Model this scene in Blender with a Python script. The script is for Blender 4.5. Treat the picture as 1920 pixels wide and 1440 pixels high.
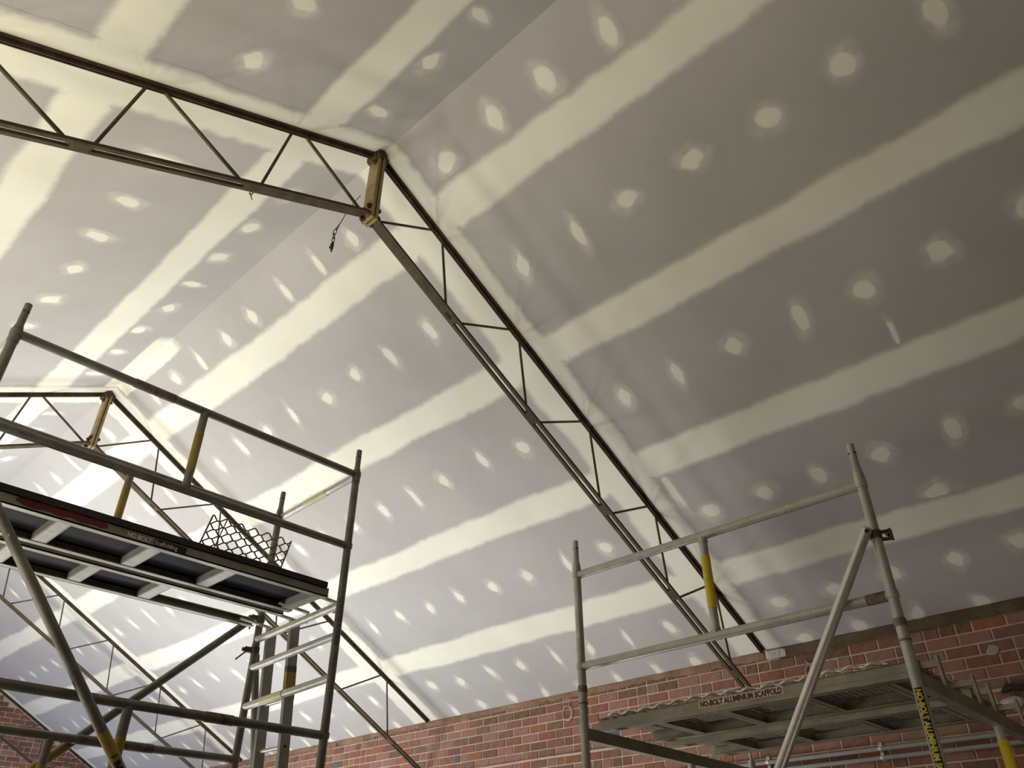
import bpy, bmesh, math, random
from mathutils import Vector, Matrix

random.seed(11)
for o in list(bpy.data.objects):
    bpy.data.objects.remove(o, do_unlink=True)
scene = bpy.context.scene
C = scene.collection
PI = math.pi

# ------------------------------------------------------------------ measured layout (metres, Z0 = camera height)
Z0 = 1.6
XR = 2.0385                 # ridge line X
HR = 4.5                    # ridge height above the camera
XW = 6.7185                 # right wall face
TR, TL = 0.551, 0.480       # roof slopes right / left
XL = XR - 4.68              # left wall face
YN, YG = -2.6, 16.72        # near wall, gable wall
CR, CL = math.cos(math.atan(TR)), math.cos(math.atan(TL))
SR, SLn = math.sin(math.atan(TR)), math.sin(math.atan(TL))
SMAX_R = (XW - XR) / CR
SMAX_L = (XR - XL) / CL
TRUSS_Y = [3.2415, 7.74, 12.06, 16.55]

# ------------------------------------------------------------------ camera
cam = bpy.data.cameras.new('camera')
cam_o = bpy.data.objects.new('camera', cam)
C.objects.link(cam_o)
pitch, roll, yaw = 0.596428, -0.00139163, 0.814233588
hh = Vector((math.sin(yaw), math.cos(yaw), 0)); rr = Vector((math.cos(yaw), -math.sin(yaw), 0)); uu = Vector((0, 0, 1))
F = hh * math.cos(pitch) + uu * math.sin(pitch)
U = uu * math.cos(pitch) - hh * math.sin(pitch)
R2 = rr * math.cos(roll) + U * math.sin(roll)
U2 = U * math.cos(roll) - rr * math.sin(roll)
m = Matrix((R2, U2, -F)).transposed().to_4x4()
m.translation = Vector((0, 0, Z0))
cam_o.matrix_world = m
cam.sensor_width = 36.0
cam.lens = 1455.037 / 1920 * 36.0
cam.clip_start = 0.05
scene.camera = cam_o
FPX = 1455.037
def project(p):
    p = Vector(p)
    d = p.dot(F)
    return 960 + FPX * p.dot(R2) / d, 720 - FPX * p.dot(U2) / d, d

# ------------------------------------------------------------------ world, lights, exposure
w = bpy.data.worlds.new('world'); scene.world = w; w.use_nodes = True
w.node_tree.nodes['Background'].inputs[0].default_value = (0.75, 0.8, 0.9, 1)
w.node_tree.nodes['Background'].inputs[1].default_value = 0.02
scene.view_settings.view_transform = 'Standard'
scene.view_settings.look = 'None'
scene.view_settings.exposure = 0.0
scene.view_settings.gamma = 1.0
scene.view_settings.use_curve_mapping = False

def area(name, loc, target, size, power, col, spread=180):
    l = bpy.data.lights.new(name, 'AREA'); l.shape = 'DISK'; l.size = size; l.energy = power; l.color = col
    l.spread = math.radians(spread)
    o = bpy.data.objects.new(name, l); C.objects.link(o)
    o.location = (loc[0], loc[1], loc[2] + Z0)
    d = Vector(target) - Vector(loc)
    o.rotation_euler = d.to_track_quat('-Z', 'Y').to_euler()
    return o
# inferred work lamps on the hall floor, plus added fills, all aimed at the ceiling
area('work_and_fill_light', (-1.7, 6.4, -1.2), (-0.6, 6.0, 4.0), 1.8, 60, (1.0, 0.94, 0.76), 160)
area('work_and_fill_light', (-1.7, 9.5, -1.2), (0.0, 9.5, 4.0), 1.4, 104, (1.0, 1.0, 0.97), 160)
area('work_and_fill_light', (1.0, 10.4, -1.2), (1.0, 10.4, 4.0), 1.4, 158, (0.90, 0.94, 1.0), 160)
area('work_and_fill_light', (1.0, 8.2, -1.2), (1.0, 8.2, 4.0), 1.4, 95, (1.0, 0.96, 0.83), 160)
area('work_and_fill_light', (4.2, 9.6, -1.2), (4.2, 9.6, 3.0), 1.0, 127, (0.93, 0.96, 1.0), 160)
area('work_and_fill_light', (4.4, 6.6, -1.2), (4.6, 6.4, 3.0), 1.0, 22, (0.88, 0.93, 1.0), 130)
area('work_and_fill_light', (-1.4, 2.4, -1.2), (-0.8, 2.3, 4.0), 1.4, 40, (1.0, 0.92, 0.72), 100)  # unseen fill, added to lighten the near left slope
area('work_and_fill_light', (-1.8, 4.4, -1.2), (-1.0, 3.8, 4.0), 1.4, 49, (1.0, 0.92, 0.70), 110)
area('work_and_fill_light', (4.4, 15.2, -0.8), (4.8, 15.0, 3.0), 0.8, 48, (0.62, 0.72, 1.0), 160)
area('work_and_fill_light', (2.6, 0.0, -1.3), (6.2, 0.9, 2.2), 0.8, 3, (1.0, 0.93, 0.80), 80)  # weak fill, added to lift the ceiling shaded by the right platform
area('work_and_fill_light', (4.8, 4.2, -1.2), (5.2, 4.2, 2.0), 0.8, 20, (1.0, 0.97, 0.93), 120)

# ------------------------------------------------------------------ materials
def mat(name, base, rough=0.6, metal=0.0, var=None, scale=8.0, detail=6.0, bump=0.0, bscale=60.0, contrast=(0.35, 0.65), spec=0.5, third=None, third_scale=20.0, third_rng=(0.6, 0.66), world=False):
    M = bpy.data.materials.new(name); M.use_nodes = True
    nt = M.node_tree; N = nt.nodes; L = nt.links
    b = N['Principled BSDF']
    b.inputs['Base Color'].default_value = (*base, 1); b.inputs['Roughness'].default_value = rough; b.inputs['Metallic'].default_value = metal
    b.inputs['Specular IOR Level'].default_value = spec
    tc = N.new('ShaderNodeTexCoord'); geo = N.new('ShaderNodeNewGeometry')
    col = None
    if var:
        n = N.new('ShaderNodeTexNoise'); n.inputs['Scale'].default_value = scale; n.inputs['Detail'].default_value = detail; n.inputs['Roughness'].default_value = 0.65
        L.new(geo.outputs['Position'] if world else tc.outputs['Object'], n.inputs['Vector'])
        r = N.new('ShaderNodeValToRGB'); r.color_ramp.elements[0].position = contrast[0]; r.color_ramp.elements[1].position = contrast[1]
        r.color_ramp.elements[0].color = (*base, 1); r.color_ramp.elements[1].color = (*var, 1)
        L.new(n.outputs['Fac'], r.inputs['Fac']); col = r.outputs['Color']
        if third:
            n2 = N.new('ShaderNodeTexNoise'); n2.inputs['Scale'].default_value = third_scale; n2.inputs['Detail'].default_value = 5; n2.inputs['Roughness'].default_value = 0.7
            L.new(tc.outputs['Object'], n2.inputs['Vector'])
            mr = N.new('ShaderNodeMapRange'); mr.inputs['From Min'].default_value = third_rng[0]; mr.inputs['From Max'].default_value = third_rng[1]
            L.new(n2.outputs['Fac'], mr.inputs['Value'])
            mx = N.new('ShaderNodeMix'); mx.data_type = 'RGBA'
            L.new(mr.outputs['Result'], mx.inputs['Factor']); L.new(col, mx.inputs['A']); mx.inputs['B'].default_value = (*third, 1)
            col = mx.outputs['Result']
        L.new(col, b.inputs['Base Color'])
    if bump:
        n3 = N.new('ShaderNodeTexNoise'); n3.inputs['Scale'].default_value = bscale; n3.inputs['Detail'].default_value = 5
        L.new(tc.outputs['Object'], n3.inputs['Vector'])
        bp = N.new('ShaderNodeBump'); bp.inputs['Strength'].default_value = bump; bp.inputs['Distance'].default_value = 0.01
        L.new(n3.outputs['Fac'], bp.inputs['Height']); L.new(bp.outputs['Normal'], b.inputs['Normal'])
    return M

M = {}
BOARD = ((0.418, 0.397, 0.380), (0.462, 0.444, 0.418))
M['board'] = mat('plasterboard_paper', BOARD[0], 0.9, var=BOARD[1], scale=0.9, detail=4, spec=0.2, world=True)
M['steel'] = mat('old_truss_steel', (0.05, 0.036, 0.017), 0.75, 0.1, var=(0.095, 0.072, 0.034), scale=9, bump=0.3, third=(0.10, 0.05, 0.025), third_scale=14)
M['steel_dark'] = mat('dark_rusted_steel', (0.035, 0.018, 0.01), 0.75, 0.1, var=(0.09, 0.055, 0.03), scale=12, bump=0.3)
M['plate'] = mat('olive_plate_paint', (0.26, 0.19, 0.07), 0.65, 0.1, var=(0.40, 0.31, 0.15), scale=7, bump=0.3, third=(0.14, 0.06, 0.03), third_scale=16)
M['rod'] = mat('web_rod_steel', (0.065, 0.048, 0.024), 0.7, 0.15, var=(0.12, 0.092, 0.045), scale=10)
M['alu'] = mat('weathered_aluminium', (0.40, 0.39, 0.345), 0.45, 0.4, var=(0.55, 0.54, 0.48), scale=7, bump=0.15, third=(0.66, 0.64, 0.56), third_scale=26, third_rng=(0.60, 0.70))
M['alu_shaded'] = mat('shaded_aluminium', (0.14, 0.132, 0.112), 0.5, 0.35, var=(0.235, 0.222, 0.188), scale=6, bump=0.12, third=(0.62, 0.60, 0.54), third_scale=30, third_rng=(0.66, 0.72))  # same aluminium with the left tower's backlit shade put into its colour
M['alu_mid'] = mat('grey_aluminium', (0.27, 0.26, 0.23), 0.5, 0.35, var=(0.36, 0.35, 0.31), scale=6, bump=0.12)
M['rib'] = mat('rib_aluminium', (0.30, 0.295, 0.265), 0.5, 0.3, var=(0.40, 0.39, 0.35), scale=14)
M['smear'] = mat('plaster_smear', (0.36, 0.28, 0.22), 0.95, var=(0.46, 0.38, 0.31), scale=18)
M['alu_bright'] = mat('bright_aluminium', (0.60, 0.585, 0.53), 0.36, 0.6, var=(0.72, 0.70, 0.64), scale=9, bump=0.1)
M['plank'] = mat('plank_channel_aluminium', (0.24, 0.225, 0.17), 0.5, 0.35, var=(0.37, 0.35, 0.275), scale=5, bump=0.15, third=(0.16, 0.12, 0.08), third_scale=22, third_rng=(0.62, 0.7))
M['ply'] = mat('black_plywood', (0.018, 0.013, 0.013), 0.7, var=(0.04, 0.03, 0.028), scale=10)
M['ply_under'] = mat('dark_plywood_underside', (0.012, 0.012, 0.014), 0.7, spec=0.12, var=(0.024, 0.023, 0.024), scale=4)
M['red_worn'] = mat('worn_red_on_aluminium', (0.105, 0.032, 0.028), 0.6, 0.1, var=(0.19, 0.17, 0.145), scale=16, contrast=(0.36, 0.58))
M['red'] = mat('red_spray_paint', (0.17, 0.018, 0.014), 0.6, var=(0.11, 0.02, 0.018), scale=14)
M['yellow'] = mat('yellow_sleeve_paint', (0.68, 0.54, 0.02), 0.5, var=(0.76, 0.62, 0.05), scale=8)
M['yellow_dark'] = mat('dark_yellow_paint', (0.40, 0.29, 0.035), 0.6, var=(0.27, 0.21, 0.06), scale=12)  # darker, mottled yellow
M['yellow_pale'] = mat('worn_pale_yellow_paint', (0.66, 0.58, 0.26), 0.5, 0.1, var=(0.62, 0.6, 0.48), scale=16)
M['black'] = mat('black_sticker', (0.012, 0.011, 0.012), 0.5)
M['grey_sticker'] = mat('worn_grey_sticker', (0.075, 0.072, 0.068), 0.6, var=(0.14, 0.135, 0.12), scale=25)
M['white_sticker'] = mat('white_sticker', (0.72, 0.69, 0.60), 0.6, var=(0.60, 0.57, 0.48), scale=20)
M['red_ink'] = mat('dark_red_lettering', (0.16, 0.012, 0.012), 0.6, var=(0.09, 0.012, 0.012), scale=30)
M['yellow_ink'] = mat('yellow_lettering', (0.66, 0.58, 0.05), 0.5)
M['white_ink'] = mat('pale_lettering', (0.85, 0.80, 0.72), 0.6, var=(0.62, 0.58, 0.52), scale=40)
M['black_ink'] = mat('black_lettering', (0.02, 0.018, 0.01), 0.6)
M['dark_ink'] = mat('faded_dark_lettering', (0.19, 0.185, 0.165), 0.6)
M['clamp'] = mat('dark_clamp_steel', (0.07, 0.06, 0.045), 0.5, 0.6, var=(0.15, 0.125, 0.09), scale=30)
M['hole'] = mat('drilled_hole_dark', (0.01, 0.01, 0.01), 0.9)
M['mesh'] = mat('expanded_mesh_steel', (0.13, 0.11, 0.07), 0.55, 0.4, var=(0.23, 0.20, 0.14), scale=20)
M['mesh_alu'] = mat('expanded_mesh_aluminium', (0.10, 0.088, 0.062), 0.7, 0.2, var=(0.17, 0.15, 0.11), scale=16)
M['mortar'] = mat('lime_mortar', (0.52, 0.39, 0.31), 0.95, var=(0.64, 0.50, 0.41), scale=6, bump=0.5, bscale=90, spec=0.2)
M['timber'] = mat('dark_wall_plate_timber', (0.075, 0.052, 0.03), 0.85, var=(0.15, 0.105, 0.06), scale=5, bump=0.4)
M['conduit'] = mat('grey_conduit', (0.27, 0.27, 0.27), 0.5, var=(0.33, 0.33, 0.32), scale=7)
M['zinc'] = mat('zinc_saddle', (0.65, 0.64, 0.6), 0.3, 0.8)
M['wire'] = mat('pale_wire', (0.55, 0.42, 0.33), 0.6)
M['dark_wire'] = mat('dark_wire', (0.03, 0.025, 0.02), 0.7)
M['dust'] = mat('grey_mortar_lump', (0.42, 0.41, 0.38), 0.9, var=(0.6, 0.58, 0.53), scale=20, bump=0.6)
M['concrete'] = mat('dusty_concrete', (0.17, 0.16, 0.15), 0.9, var=(0.24, 0.23, 0.21), scale=3, bump=0.2)
M['wallplaster'] = mat('old_brown_brick_wall', (0.20, 0.13, 0.10), 0.9, var=(0.26, 0.17, 0.13), scale=2)
M['rubber'] = mat('castor_rubber', (0.03, 0.03, 0.03), 0.7)

def brick_mat(name, a, b):
    Mt = mat(name, a, 0.92, var=b, scale=14, detail=8, bump=0.5, bscale=70, spec=0.15, third=tuple(min(1, x * 1.0 + 0.14) for x in a), third_scale=7, third_rng=(0.62, 0.80))
    return Mt
BR = [brick_mat('brick_red', (0.235, 0.105, 0.07), (0.29, 0.145, 0.105)),
      brick_mat('brick_rose', (0.285, 0.15, 0.115), (0.34, 0.19, 0.15)),
      brick_mat('brick_brown', (0.19, 0.108, 0.078), (0.25, 0.15, 0.11)),
      brick_mat('brick_plum', (0.17, 0.095, 0.075), (0.225, 0.12, 0.09)),
      brick_mat('brick_orange', (0.29, 0.115, 0.065), (0.33, 0.15, 0.09)),
      brick_mat('brick_dun', (0.24, 0.165, 0.115), (0.30, 0.20, 0.145)),
      brick_mat('brick_blue_grey', (0.12, 0.11, 0.11), (0.17, 0.15, 0.15)),
      brick_mat('brick_stained', (0.135, 0.085, 0.05), (0.23, 0.14, 0.085))]
BRW = [5, 6, 4, 2.5, 1.6, 1.6, 0.12]
BRW_FAR = [6, 1, 5, 6, 0.6, 0.4, 0.1]

def compound_material():
    """joint compound skimmed on the boards: its colour thins out to bare board paper along its ragged feathered edge"""
    Mt = bpy.data.materials.new('joint_compound'); Mt.use_nodes = True
    nt = Mt.node_tree; N = nt.nodes; L = nt.links
    b = N['Principled BSDF']; b.inputs['Roughness'].default_value = 0.9; b.inputs['Specular IOR Level'].default_value = 0.2
    geo = N.new('ShaderNodeNewGeometry')
    def noise(scale, detail, c0, c1, rough=0.5, lo=0.3, hi=0.7):
        n = N.new('ShaderNodeTexNoise'); n.inputs['Scale'].default_value = scale; n.inputs['Detail'].default_value = detail; n.inputs['Roughness'].default_value = rough
        L.new(geo.outputs['Position'], n.inputs['Vector'])
        if c0 is None: return n.outputs['Fac']
        r = N.new('ShaderNodeValToRGB'); r.color_ramp.elements[0].position = lo; r.color_ramp.elements[1].position = hi
        r.color_ramp.elements[0].color = (*c0, 1); r.color_ramp.elements[1].color = (*c1, 1)
        L.new(n.outputs['Fac'], r.inputs['Fac']); return r.outputs['Color']
    comp = noise(2.2, 4, (0.745, 0.725, 0.61), (0.805, 0.79, 0.675))
    board = noise(0.9, 4, BOARD[0], BOARD[1], 0.65, 0.35, 0.65)
    at = N.new('ShaderNodeAttribute'); at.attribute_name = 'fade'
    def mth(op, a, b_, c=None, clamp=False):
        m_ = N.new('ShaderNodeMath'); m_.operation = op; m_.use_clamp = clamp
        for k, q in enumerate((a, b_, c)):
            if q is None: continue
            if isinstance(q, (int, float)): m_.inputs[k].default_value = q
            else: L.new(q, m_.inputs[k])
        return m_.outputs[0]
    fade = at.outputs['Fac']
    nz = mth('MULTIPLY_ADD', noise(11, 6, None, None, 0.62), 0.9, -0.45)
    bite = mth('MULTIPLY', mth('MULTIPLY', fade, mth('SUBTRACT', 1.0, fade)), 4.0)     # the noise only bites inside the feather
    f = mth('ADD', fade, mth('MULTIPLY', nz, bite), None, True)
    mr = N.new('ShaderNodeMapRange'); mr.interpolation_type = 'SMOOTHSTEP'; L.new(f, mr.inputs['Value'])
    mx = N.new('ShaderNodeMix'); mx.data_type = 'RGBA'
    L.new(mr.outputs['Result'], mx.inputs['Factor']); L.new(board, mx.inputs['A']); L.new(comp, mx.inputs['B'])
    L.new(mx.outputs['Result'], b.inputs['Base Color'])
    return Mt
M['compound'] = compound_material()

# ------------------------------------------------------------------ mesh helpers (coordinates relative to the camera; Z0 added on build)
class MB:
    def __init__(s): s.v = []; s.f = []; s.mi = []; s.sm = []; s.fade = []
    def add(s, verts, faces, mi=0, smooth=False, fade=None):
        o = len(s.v); s.v += [tuple(v) for v in verts]
        s.fade += list(fade) if fade else [1.0] * len(verts)
        for f in faces: s.f.append(tuple(i + o for i in f)); s.mi.append(mi); s.sm.append(smooth)
        return s
    def box(s, x0, x1, y0, y1, z0, z1, mi=0):
        v = [(x, y, z) for z in (z0, z1) for y in (y0, y1) for x in (x0, x1)]
        return s.add(v, [(0, 2, 3, 1), (4, 5, 7, 6), (0, 1, 5, 4), (2, 6, 7, 3), (0, 4, 6, 2), (1, 3, 7, 5)], mi)
    def bar(s, p0, p1, a, b, side=(0, 0, 1), mi=0):
        """rectangular bar from p0 to p1, a across 'side x dir', b along side"""
        p0 = Vector(p0); p1 = Vector(p1); d = (p1 - p0).normalized(); u = Vector(side)
        u = (u - d * u.dot(d)).normalized(); w_ = d.cross(u).normalized()
        q = [w_ * (a / 2 * i) + u * (b / 2 * j) for i, j in ((-1, -1), (1, -1), (1, 1), (-1, 1))]
        v = [p0 + k for k in q] + [p1 + k for k in q]
        return s.add(v, [(0, 3, 2, 1), (4, 5, 6, 7), (0, 1, 5, 4), (1, 2, 6, 5), (2, 3, 7, 6), (3, 0, 4, 7)], mi)
    def tube(s, p0, p1, r, n=14, mi=0, r1=None, caps=True):
        p0 = Vector(p0); p1 = Vector(p1); d = (p1 - p0).normalized()
        a = Vector((0, 0, 1)) if abs(d.z) < 0.9 else Vector((1, 0, 0))
        u = d.cross(a).normalized(); w_ = d.cross(u)
        r1 = r if r1 is None else r1
        v = []
        for p, q in ((p0, r), (p1, r1)):
            for i in range(n):
                t = 2 * PI * i / n; v.append(p + (u * math.cos(t) + w_ * math.sin(t)) * q)
        s.add(v, [(i, (i + 1) % n, n + (i + 1) % n, n + i) for i in range(n)], mi, True)
        if caps:
            s.add(v[:n], [tuple(range(n - 1, -1, -1))], mi); s.add(v[n:], [tuple(range(n))], mi)
        return s
    def path(s, pts, r, n=6, mi=0, closed=False):
        pts = [Vector(p) for p in pts]; k = len(pts); v = []
        prev = None
        for i, p in enumerate(pts):
            a = pts[(i - 1) % k] if (closed or i > 0) else p; b = pts[(i + 1) % k] if (closed or i < k - 1) else p
            d = (b - a).normalized()
            if prev is None:
                ref = Vector((0.31, 0.2, 0.93)); u = d.cross(ref)
                if u.length < 0.1: u = d.cross(Vector((1, 0, 0)))
            else: u = prev - d * prev.dot(d)
            u.normalize(); prev = u; w_ = d.cross(u)
            rad = r[i] if isinstance(r, (list, tuple)) else r
            v += [p + (u * math.cos(2 * PI * j / n) + w_ * math.sin(2 * PI * j / n)) * rad for j in range(n)]
        f = []
        for i in range(k if closed else k - 1):
            i2 = (i + 1) % k
            f += [(i * n + j, i * n + (j + 1) % n, i2 * n + (j + 1) % n, i2 * n + j) for j in range(n)]
        if not closed: f += [tuple(range(n - 1, -1, -1)), tuple((k - 1) * n + j for j in range(n))]
        return s.add(v, f, mi, True)
    def mesh(s, name, mats, base=(0, 0, 0)):
        me = bpy.data.meshes.new(name)
        bx, by, bz = base
        me.from_pydata([(x - bx, y - by, z + Z0 - bz) for x, y, z in s.v], [], s.f)
        for m_ in (mats if isinstance(mats, (list, tuple)) else [mats]): me.materials.append(m_)
        me.polygons.foreach_set('material_index', s.mi); me.polygons.foreach_set('use_smooth', s.sm)
        if any(q < 1.0 for q in s.fade):
            at = me.attributes.new('fade', 'FLOAT', 'POINT'); at.data.foreach_set('value', s.fade)
        me.update()
        return me
    def build(s, name, mats, parent=None, base=None):
        if base is None: base = tuple(parent['_base']) if parent and '_base' in parent else (0, 0, 0)
        o = bpy.data.objects.new(name, s.mesh(name, mats, base)); C.objects.link(o)
        if parent:
            o.parent = parent; o['_base'] = base
        else:
            o.location = base
        return o

def thing(name, label, cat, base=(0, 0, 0), group=None):
    o = bpy.data.objects.new(name, None); C.objects.link(o); o.empty_display_size = 0.1
    o.location = base; o['_base'] = base; o['label'] = label; o['category'] = cat
    if group: o['group'] = group
    return o
def tag(o, label, cat, group=None):
    o['label'] = label; o['category'] = cat
    if group: o['group'] = group
    return o
def struct(o): o['kind'] = 'structure'; return o
def stuff(o): o['kind'] = 'stuff'; return o
def copy_tree(o, parent=None):
    c = o.copy(); C.objects.link(c)
    if parent: c.parent = parent
    for ch in list(o.children): copy_tree(ch, c)
    return c

def text_mesh(body, size, bold=0.0, squash=1.0, fine=False):
    """flat letters as (verts2d, faces): baseline at y=0, starting at x=0"""
    cu = bpy.data.curves.new('lettering', 'FONT'); cu.body = body; cu.size = size; cu.offset = bold; cu.resolution_u = 3
    o = bpy.data.objects.new('lettering', cu); C.objects.link(o)
    dg = bpy.context.evaluated_depsgraph_get(); dg.update()
    me = bpy.data.meshes.new_from_object(o.evaluated_get(dg))
    if fine:
        bm = bmesh.new(); bm.from_mesh(me); bmesh.ops.triangulate(bm, faces=bm.faces[:])
        for _ in range(4):
            lg = [e for e in bm.edges if abs(e.verts[0].co.y - e.verts[1].co.y) > size * 0.16]
            if not lg: break
            bmesh.ops.subdivide_edges(bm, edges=lg, cuts=1); bmesh.ops.triangulate(bm, faces=bm.faces[:])
        bm.to_mesh(me); bm.free()
    v = [(p.co.x * squash, p.co.y) for p in me.vertices]; f = [tuple(p.vertices) for p in me.polygons]
    bpy.data.objects.remove(o); bpy.data.curves.remove(cu); bpy.data.meshes.remove(me)
    return v, f

# ------------------------------------------------------------------ roof coordinates
def roof(side, s, y, d=0.0):
    """point on the ceiling: s metres down the slope from the ridge, d metres below it (perpendicular)"""
    if side > 0: return (XR + s * CR - d * SR, y, HR - s * SR - d * CR)
    return (XR - s * CL + d * SLn, y, HR - s * SLn - d * CL)

# ================================================================== the setting
floor = struct(MB().box(XL - 0.3, XW + 0.3, YN - 0.3, YG + 0.3, -Z0 - 0.1, -Z0).build('floor', M['concrete']))

# ceiling: backing slab, plasterboard sheets, joint bands and filler patches
b = MB()
for side, smax in ((1, SMAX_R + 0.02), (-1, SMAX_L + 0.02)):
    v = [roof(side, s, y, d) for d in (-0.014, -0.12) for s in (0, smax) for y in (YN, YG + 0.3)]
    b.add(v, [(0, 1, 3, 2), (4, 6, 7, 5), (0, 4, 5, 1), (2, 3, 7, 6), (0, 2, 6, 4), (1, 5, 7, 3)])
ceiling = struct(b.build('ceiling', M['board']))
bays = [YN] + TRUSS_Y[:3] + [YG]
for side, edges in ((1, [0, 0.61, 1.91, 3.15, 4.40, SMAX_R - 0.002]), (-1, [0, 0.61, 1.91, 3.15, 4.40, SMAX_L - 0.002])):
    for i in range(5):
        for j in range(len(bays) - 1):
            s0, s1 = edges[i] + (0.0015 if i else 0.0), edges[i + 1] - 0.0015
            y0, y1 = bays[j] + 0.002, bays[j + 1] - 0.002
            v = [roof(side, s, y, d) for d in (0, -0.013) for s in (s0, s1) for y in (y0, y1)]
            MB().add(v, [(0, 1, 3, 2), (4, 6, 7, 5), (0, 4, 5, 1), (2, 3, 7, 6), (0, 2, 6, 4), (1, 5, 7, 3)]).build('plasterboard_sheet', M['board'], ceiling)

def strip(side, pts, name='joint_band', depth=0.0006):
    """compound strip: pts = list of (s_lo_out, s_lo, s_hi, s_hi_out, y) or callable rows -> quads with feathered sides"""
    b = MB(); v = []; fd = []
    for row in pts:
        for k, (s, y, f) in enumerate(row):
            v.append(roof(side, s, y, depth if f > 0.3 else depth * 0.8)); fd.append(f)
    n = len(pts[0]); F_ = []
    for i in range(len(pts) - 1):
        for k in range(n - 1):
            F_.append((i * n + k, i * n + k + 1, (i + 1) * n + k + 1, (i + 1) * n + k))
    b.add(v, F_, 0, True, fd)
    return b.build(name, M['compound'], ceiling)

def wob(a): return random.uniform(-a, a)
def seam(side, s, y0, y1, hw=0.125, fe=0.046):
    rows = []; n = max(8, int((y1 - y0) / 0.14)); lo = hi = 0.0
    for i in range(n + 1):
        y = y0 + (y1 - y0) * i / n
        lo = lo * 0.75 + wob(0.012); hi = hi * 0.75 + wob(0.012)
        rows.append([(s - hw - fe + lo, y, 0.0), (s - hw + fe * 0.4 + lo, y, 1.0), (s + hw - fe * 0.4 + hi, y, 1.0), (s + hw + fe + hi, y, 0.0)])
    strip(side, rows)
for side in (1, -1):
    for s in (0.61, 1.91, 3.15, 4.405):
        for j in range(len(bays) - 1):
            seam(side, s, bays[j] + (0.03 if j else 0), bays[j + 1] - 0.03)
def truss_band(side, yc, sgn, width, smax):
    rows = []; n = 120; q = 0.0
    for i in range(n + 1):
        s = smax * i / n; q = q * 0.86 + wob(0.010)
        cross = min(abs(s - k) for k in (0.61, 1.91, 3.15, 4.405))
        f = 1.0 if cross < 0.095 else max(0.0, 1.0 - (cross - 0.095) / 0.06)
        rows.append([(s, yc + sgn * 0.02, 1.0), (s, yc + sgn * (width - 0.03 + q), 1.0), (s, yc + sgn * (width + 0.04 + q), f)])
    strip(side, rows, depth=0.0009)
for side, smax in ((1, SMAX_R - 0.01), (-1, SMAX_L - 0.01)):
    for yc in TRUSS_Y[:3]:
        truss_band(side, yc, 1, 0.24, smax); truss_band(side, yc, -1, 0.155, smax)
    truss_band(side, YG, -1, 0.30, smax)
# ridge patch before the second truss, straddling the ridge
for side in (1, -1):
    rows = [[(0.0, y, 1.0), (0.115 + wob(0.006), y, 1.0), (0.15, y, 0.0)] for y in [6.32 + 1.4 * i / 10 for i in range(11)]]
    rows[0] = [(s, y - 0.03, 0.0) for s, y, f in rows[0]]
    strip(side, rows, depth=0.0005)

# screw / stud-adhesive filler patches: 14 outlines shared between all of them
def patch_mesh(k):
    rnd = random.Random(100 + k); b = MB(); n = 18
    ls, ly = ((0.078, 0.066), (0.10, 0.05), (0.072, 0.078), (0.112, 0.045), (0.085, 0.06))[k % 5]
    e = rnd.choice((1.6, 2.4, 3.6)); tw = rnd.uniform(-0.35, 0.35)
    v = [(0, 0, -0.0005)]; fd = [1.0]; wr = [rnd.uniform(0.74, 1.22) for _ in range(n)]
    wr = [(wr[i] * 2 + wr[i - 1] + wr[(i + 1) % n]) / 4 for i in range(n)]
    hx, hy = rnd.uniform(-0.016, 0.016), rnd.uniform(-0.016, 0.016); last = [0.0] * n
    for ring, (sc, f, dz, ox) in enumerate(((0.80, 1.0, -0.0005, 0), (1.14, 0.40, -0.00045, 0.3), (1.62, 0.28, -0.0004, 0.9), (2.3, 0.0, -0.00035, 1.0))):
        for i in range(n):
            t = 2 * PI * i / n; c, s_ = math.cos(t), math.sin(t)
            rad = 1.0 / ((abs(c) ** e + abs(s_) ** e) ** (1 / e)) * wr[(i + (ring > 1) * 5) % n] * sc
            rad = max(rad, last[i] * 1.22); last[i] = rad
            x, y = c * rad * ls, s_ * rad * ly
            v.append((x * math.cos(tw) - y * math.sin(tw) + hx * ox, x * math.sin(tw) + y * math.cos(tw) + hy * ox, dz)); fd.append(f)
    F_ = [(0, 1 + (i + 1) % n, 1 + i) for i in range(n)]
    for q in range(3):
        F_ += [(1 + q * n + i, 1 + q * n + (i + 1) % n, 1 + (q + 1) * n + (i + 1) % n, 1 + (q + 1) * n + i) for i in range(n)]
    b.add(v, F_, 0, True, fd)
    me = b.mesh('filler_patch', M['compound'], (0, 0, Z0)); return me
PATCH = [patch_mesh(k) for k in range(15)]
# slope frames (x along the slope, z = out of the board, upwards)
def slope_matrix(side, s, y):
    p = Vector(roof(side, s, y))
    if side > 0: ex = Vector((CR, 0, -SR))
    else: ex = Vector((-CL, 0, -SLn))
    ey = Vector((0, 1, 0)) if side > 0 else Vector((0, -1, 0))
    ez = ex.cross(ey)
    m_ = Matrix((ex, ey, ez)).transposed().to_4x4(); m_.translation = p + Vector((0, 0, Z0))
    return m_
def patch(side, s, y, sx=1.0, sy=1.0, k=None):
    me = PATCH[random.randrange(15) if k is None else k]
    o = bpy.data.objects.new('filler_patch', me); C.objects.link(o); o.parent = ceiling
    o.matrix_local = slope_matrix(side, s, y) @ Matrix.Rotation(random.choice((0, PI)) + wob(0.12), 4, 'Z') @ Matrix.Diagonal((sx, sy, 1, 1))
ROWS = (0.32, 1.26, 2.52, 3.77, 4.83, 5.285)
bay_y = ([2.82 - 0.475 * k for k in range(9)], [3.90 + 0.472 * k for k in range(8)], [8.30 + 0.484 * k for k in range(8)], [12.62 + 0.475 * k for k in range(8)])
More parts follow.
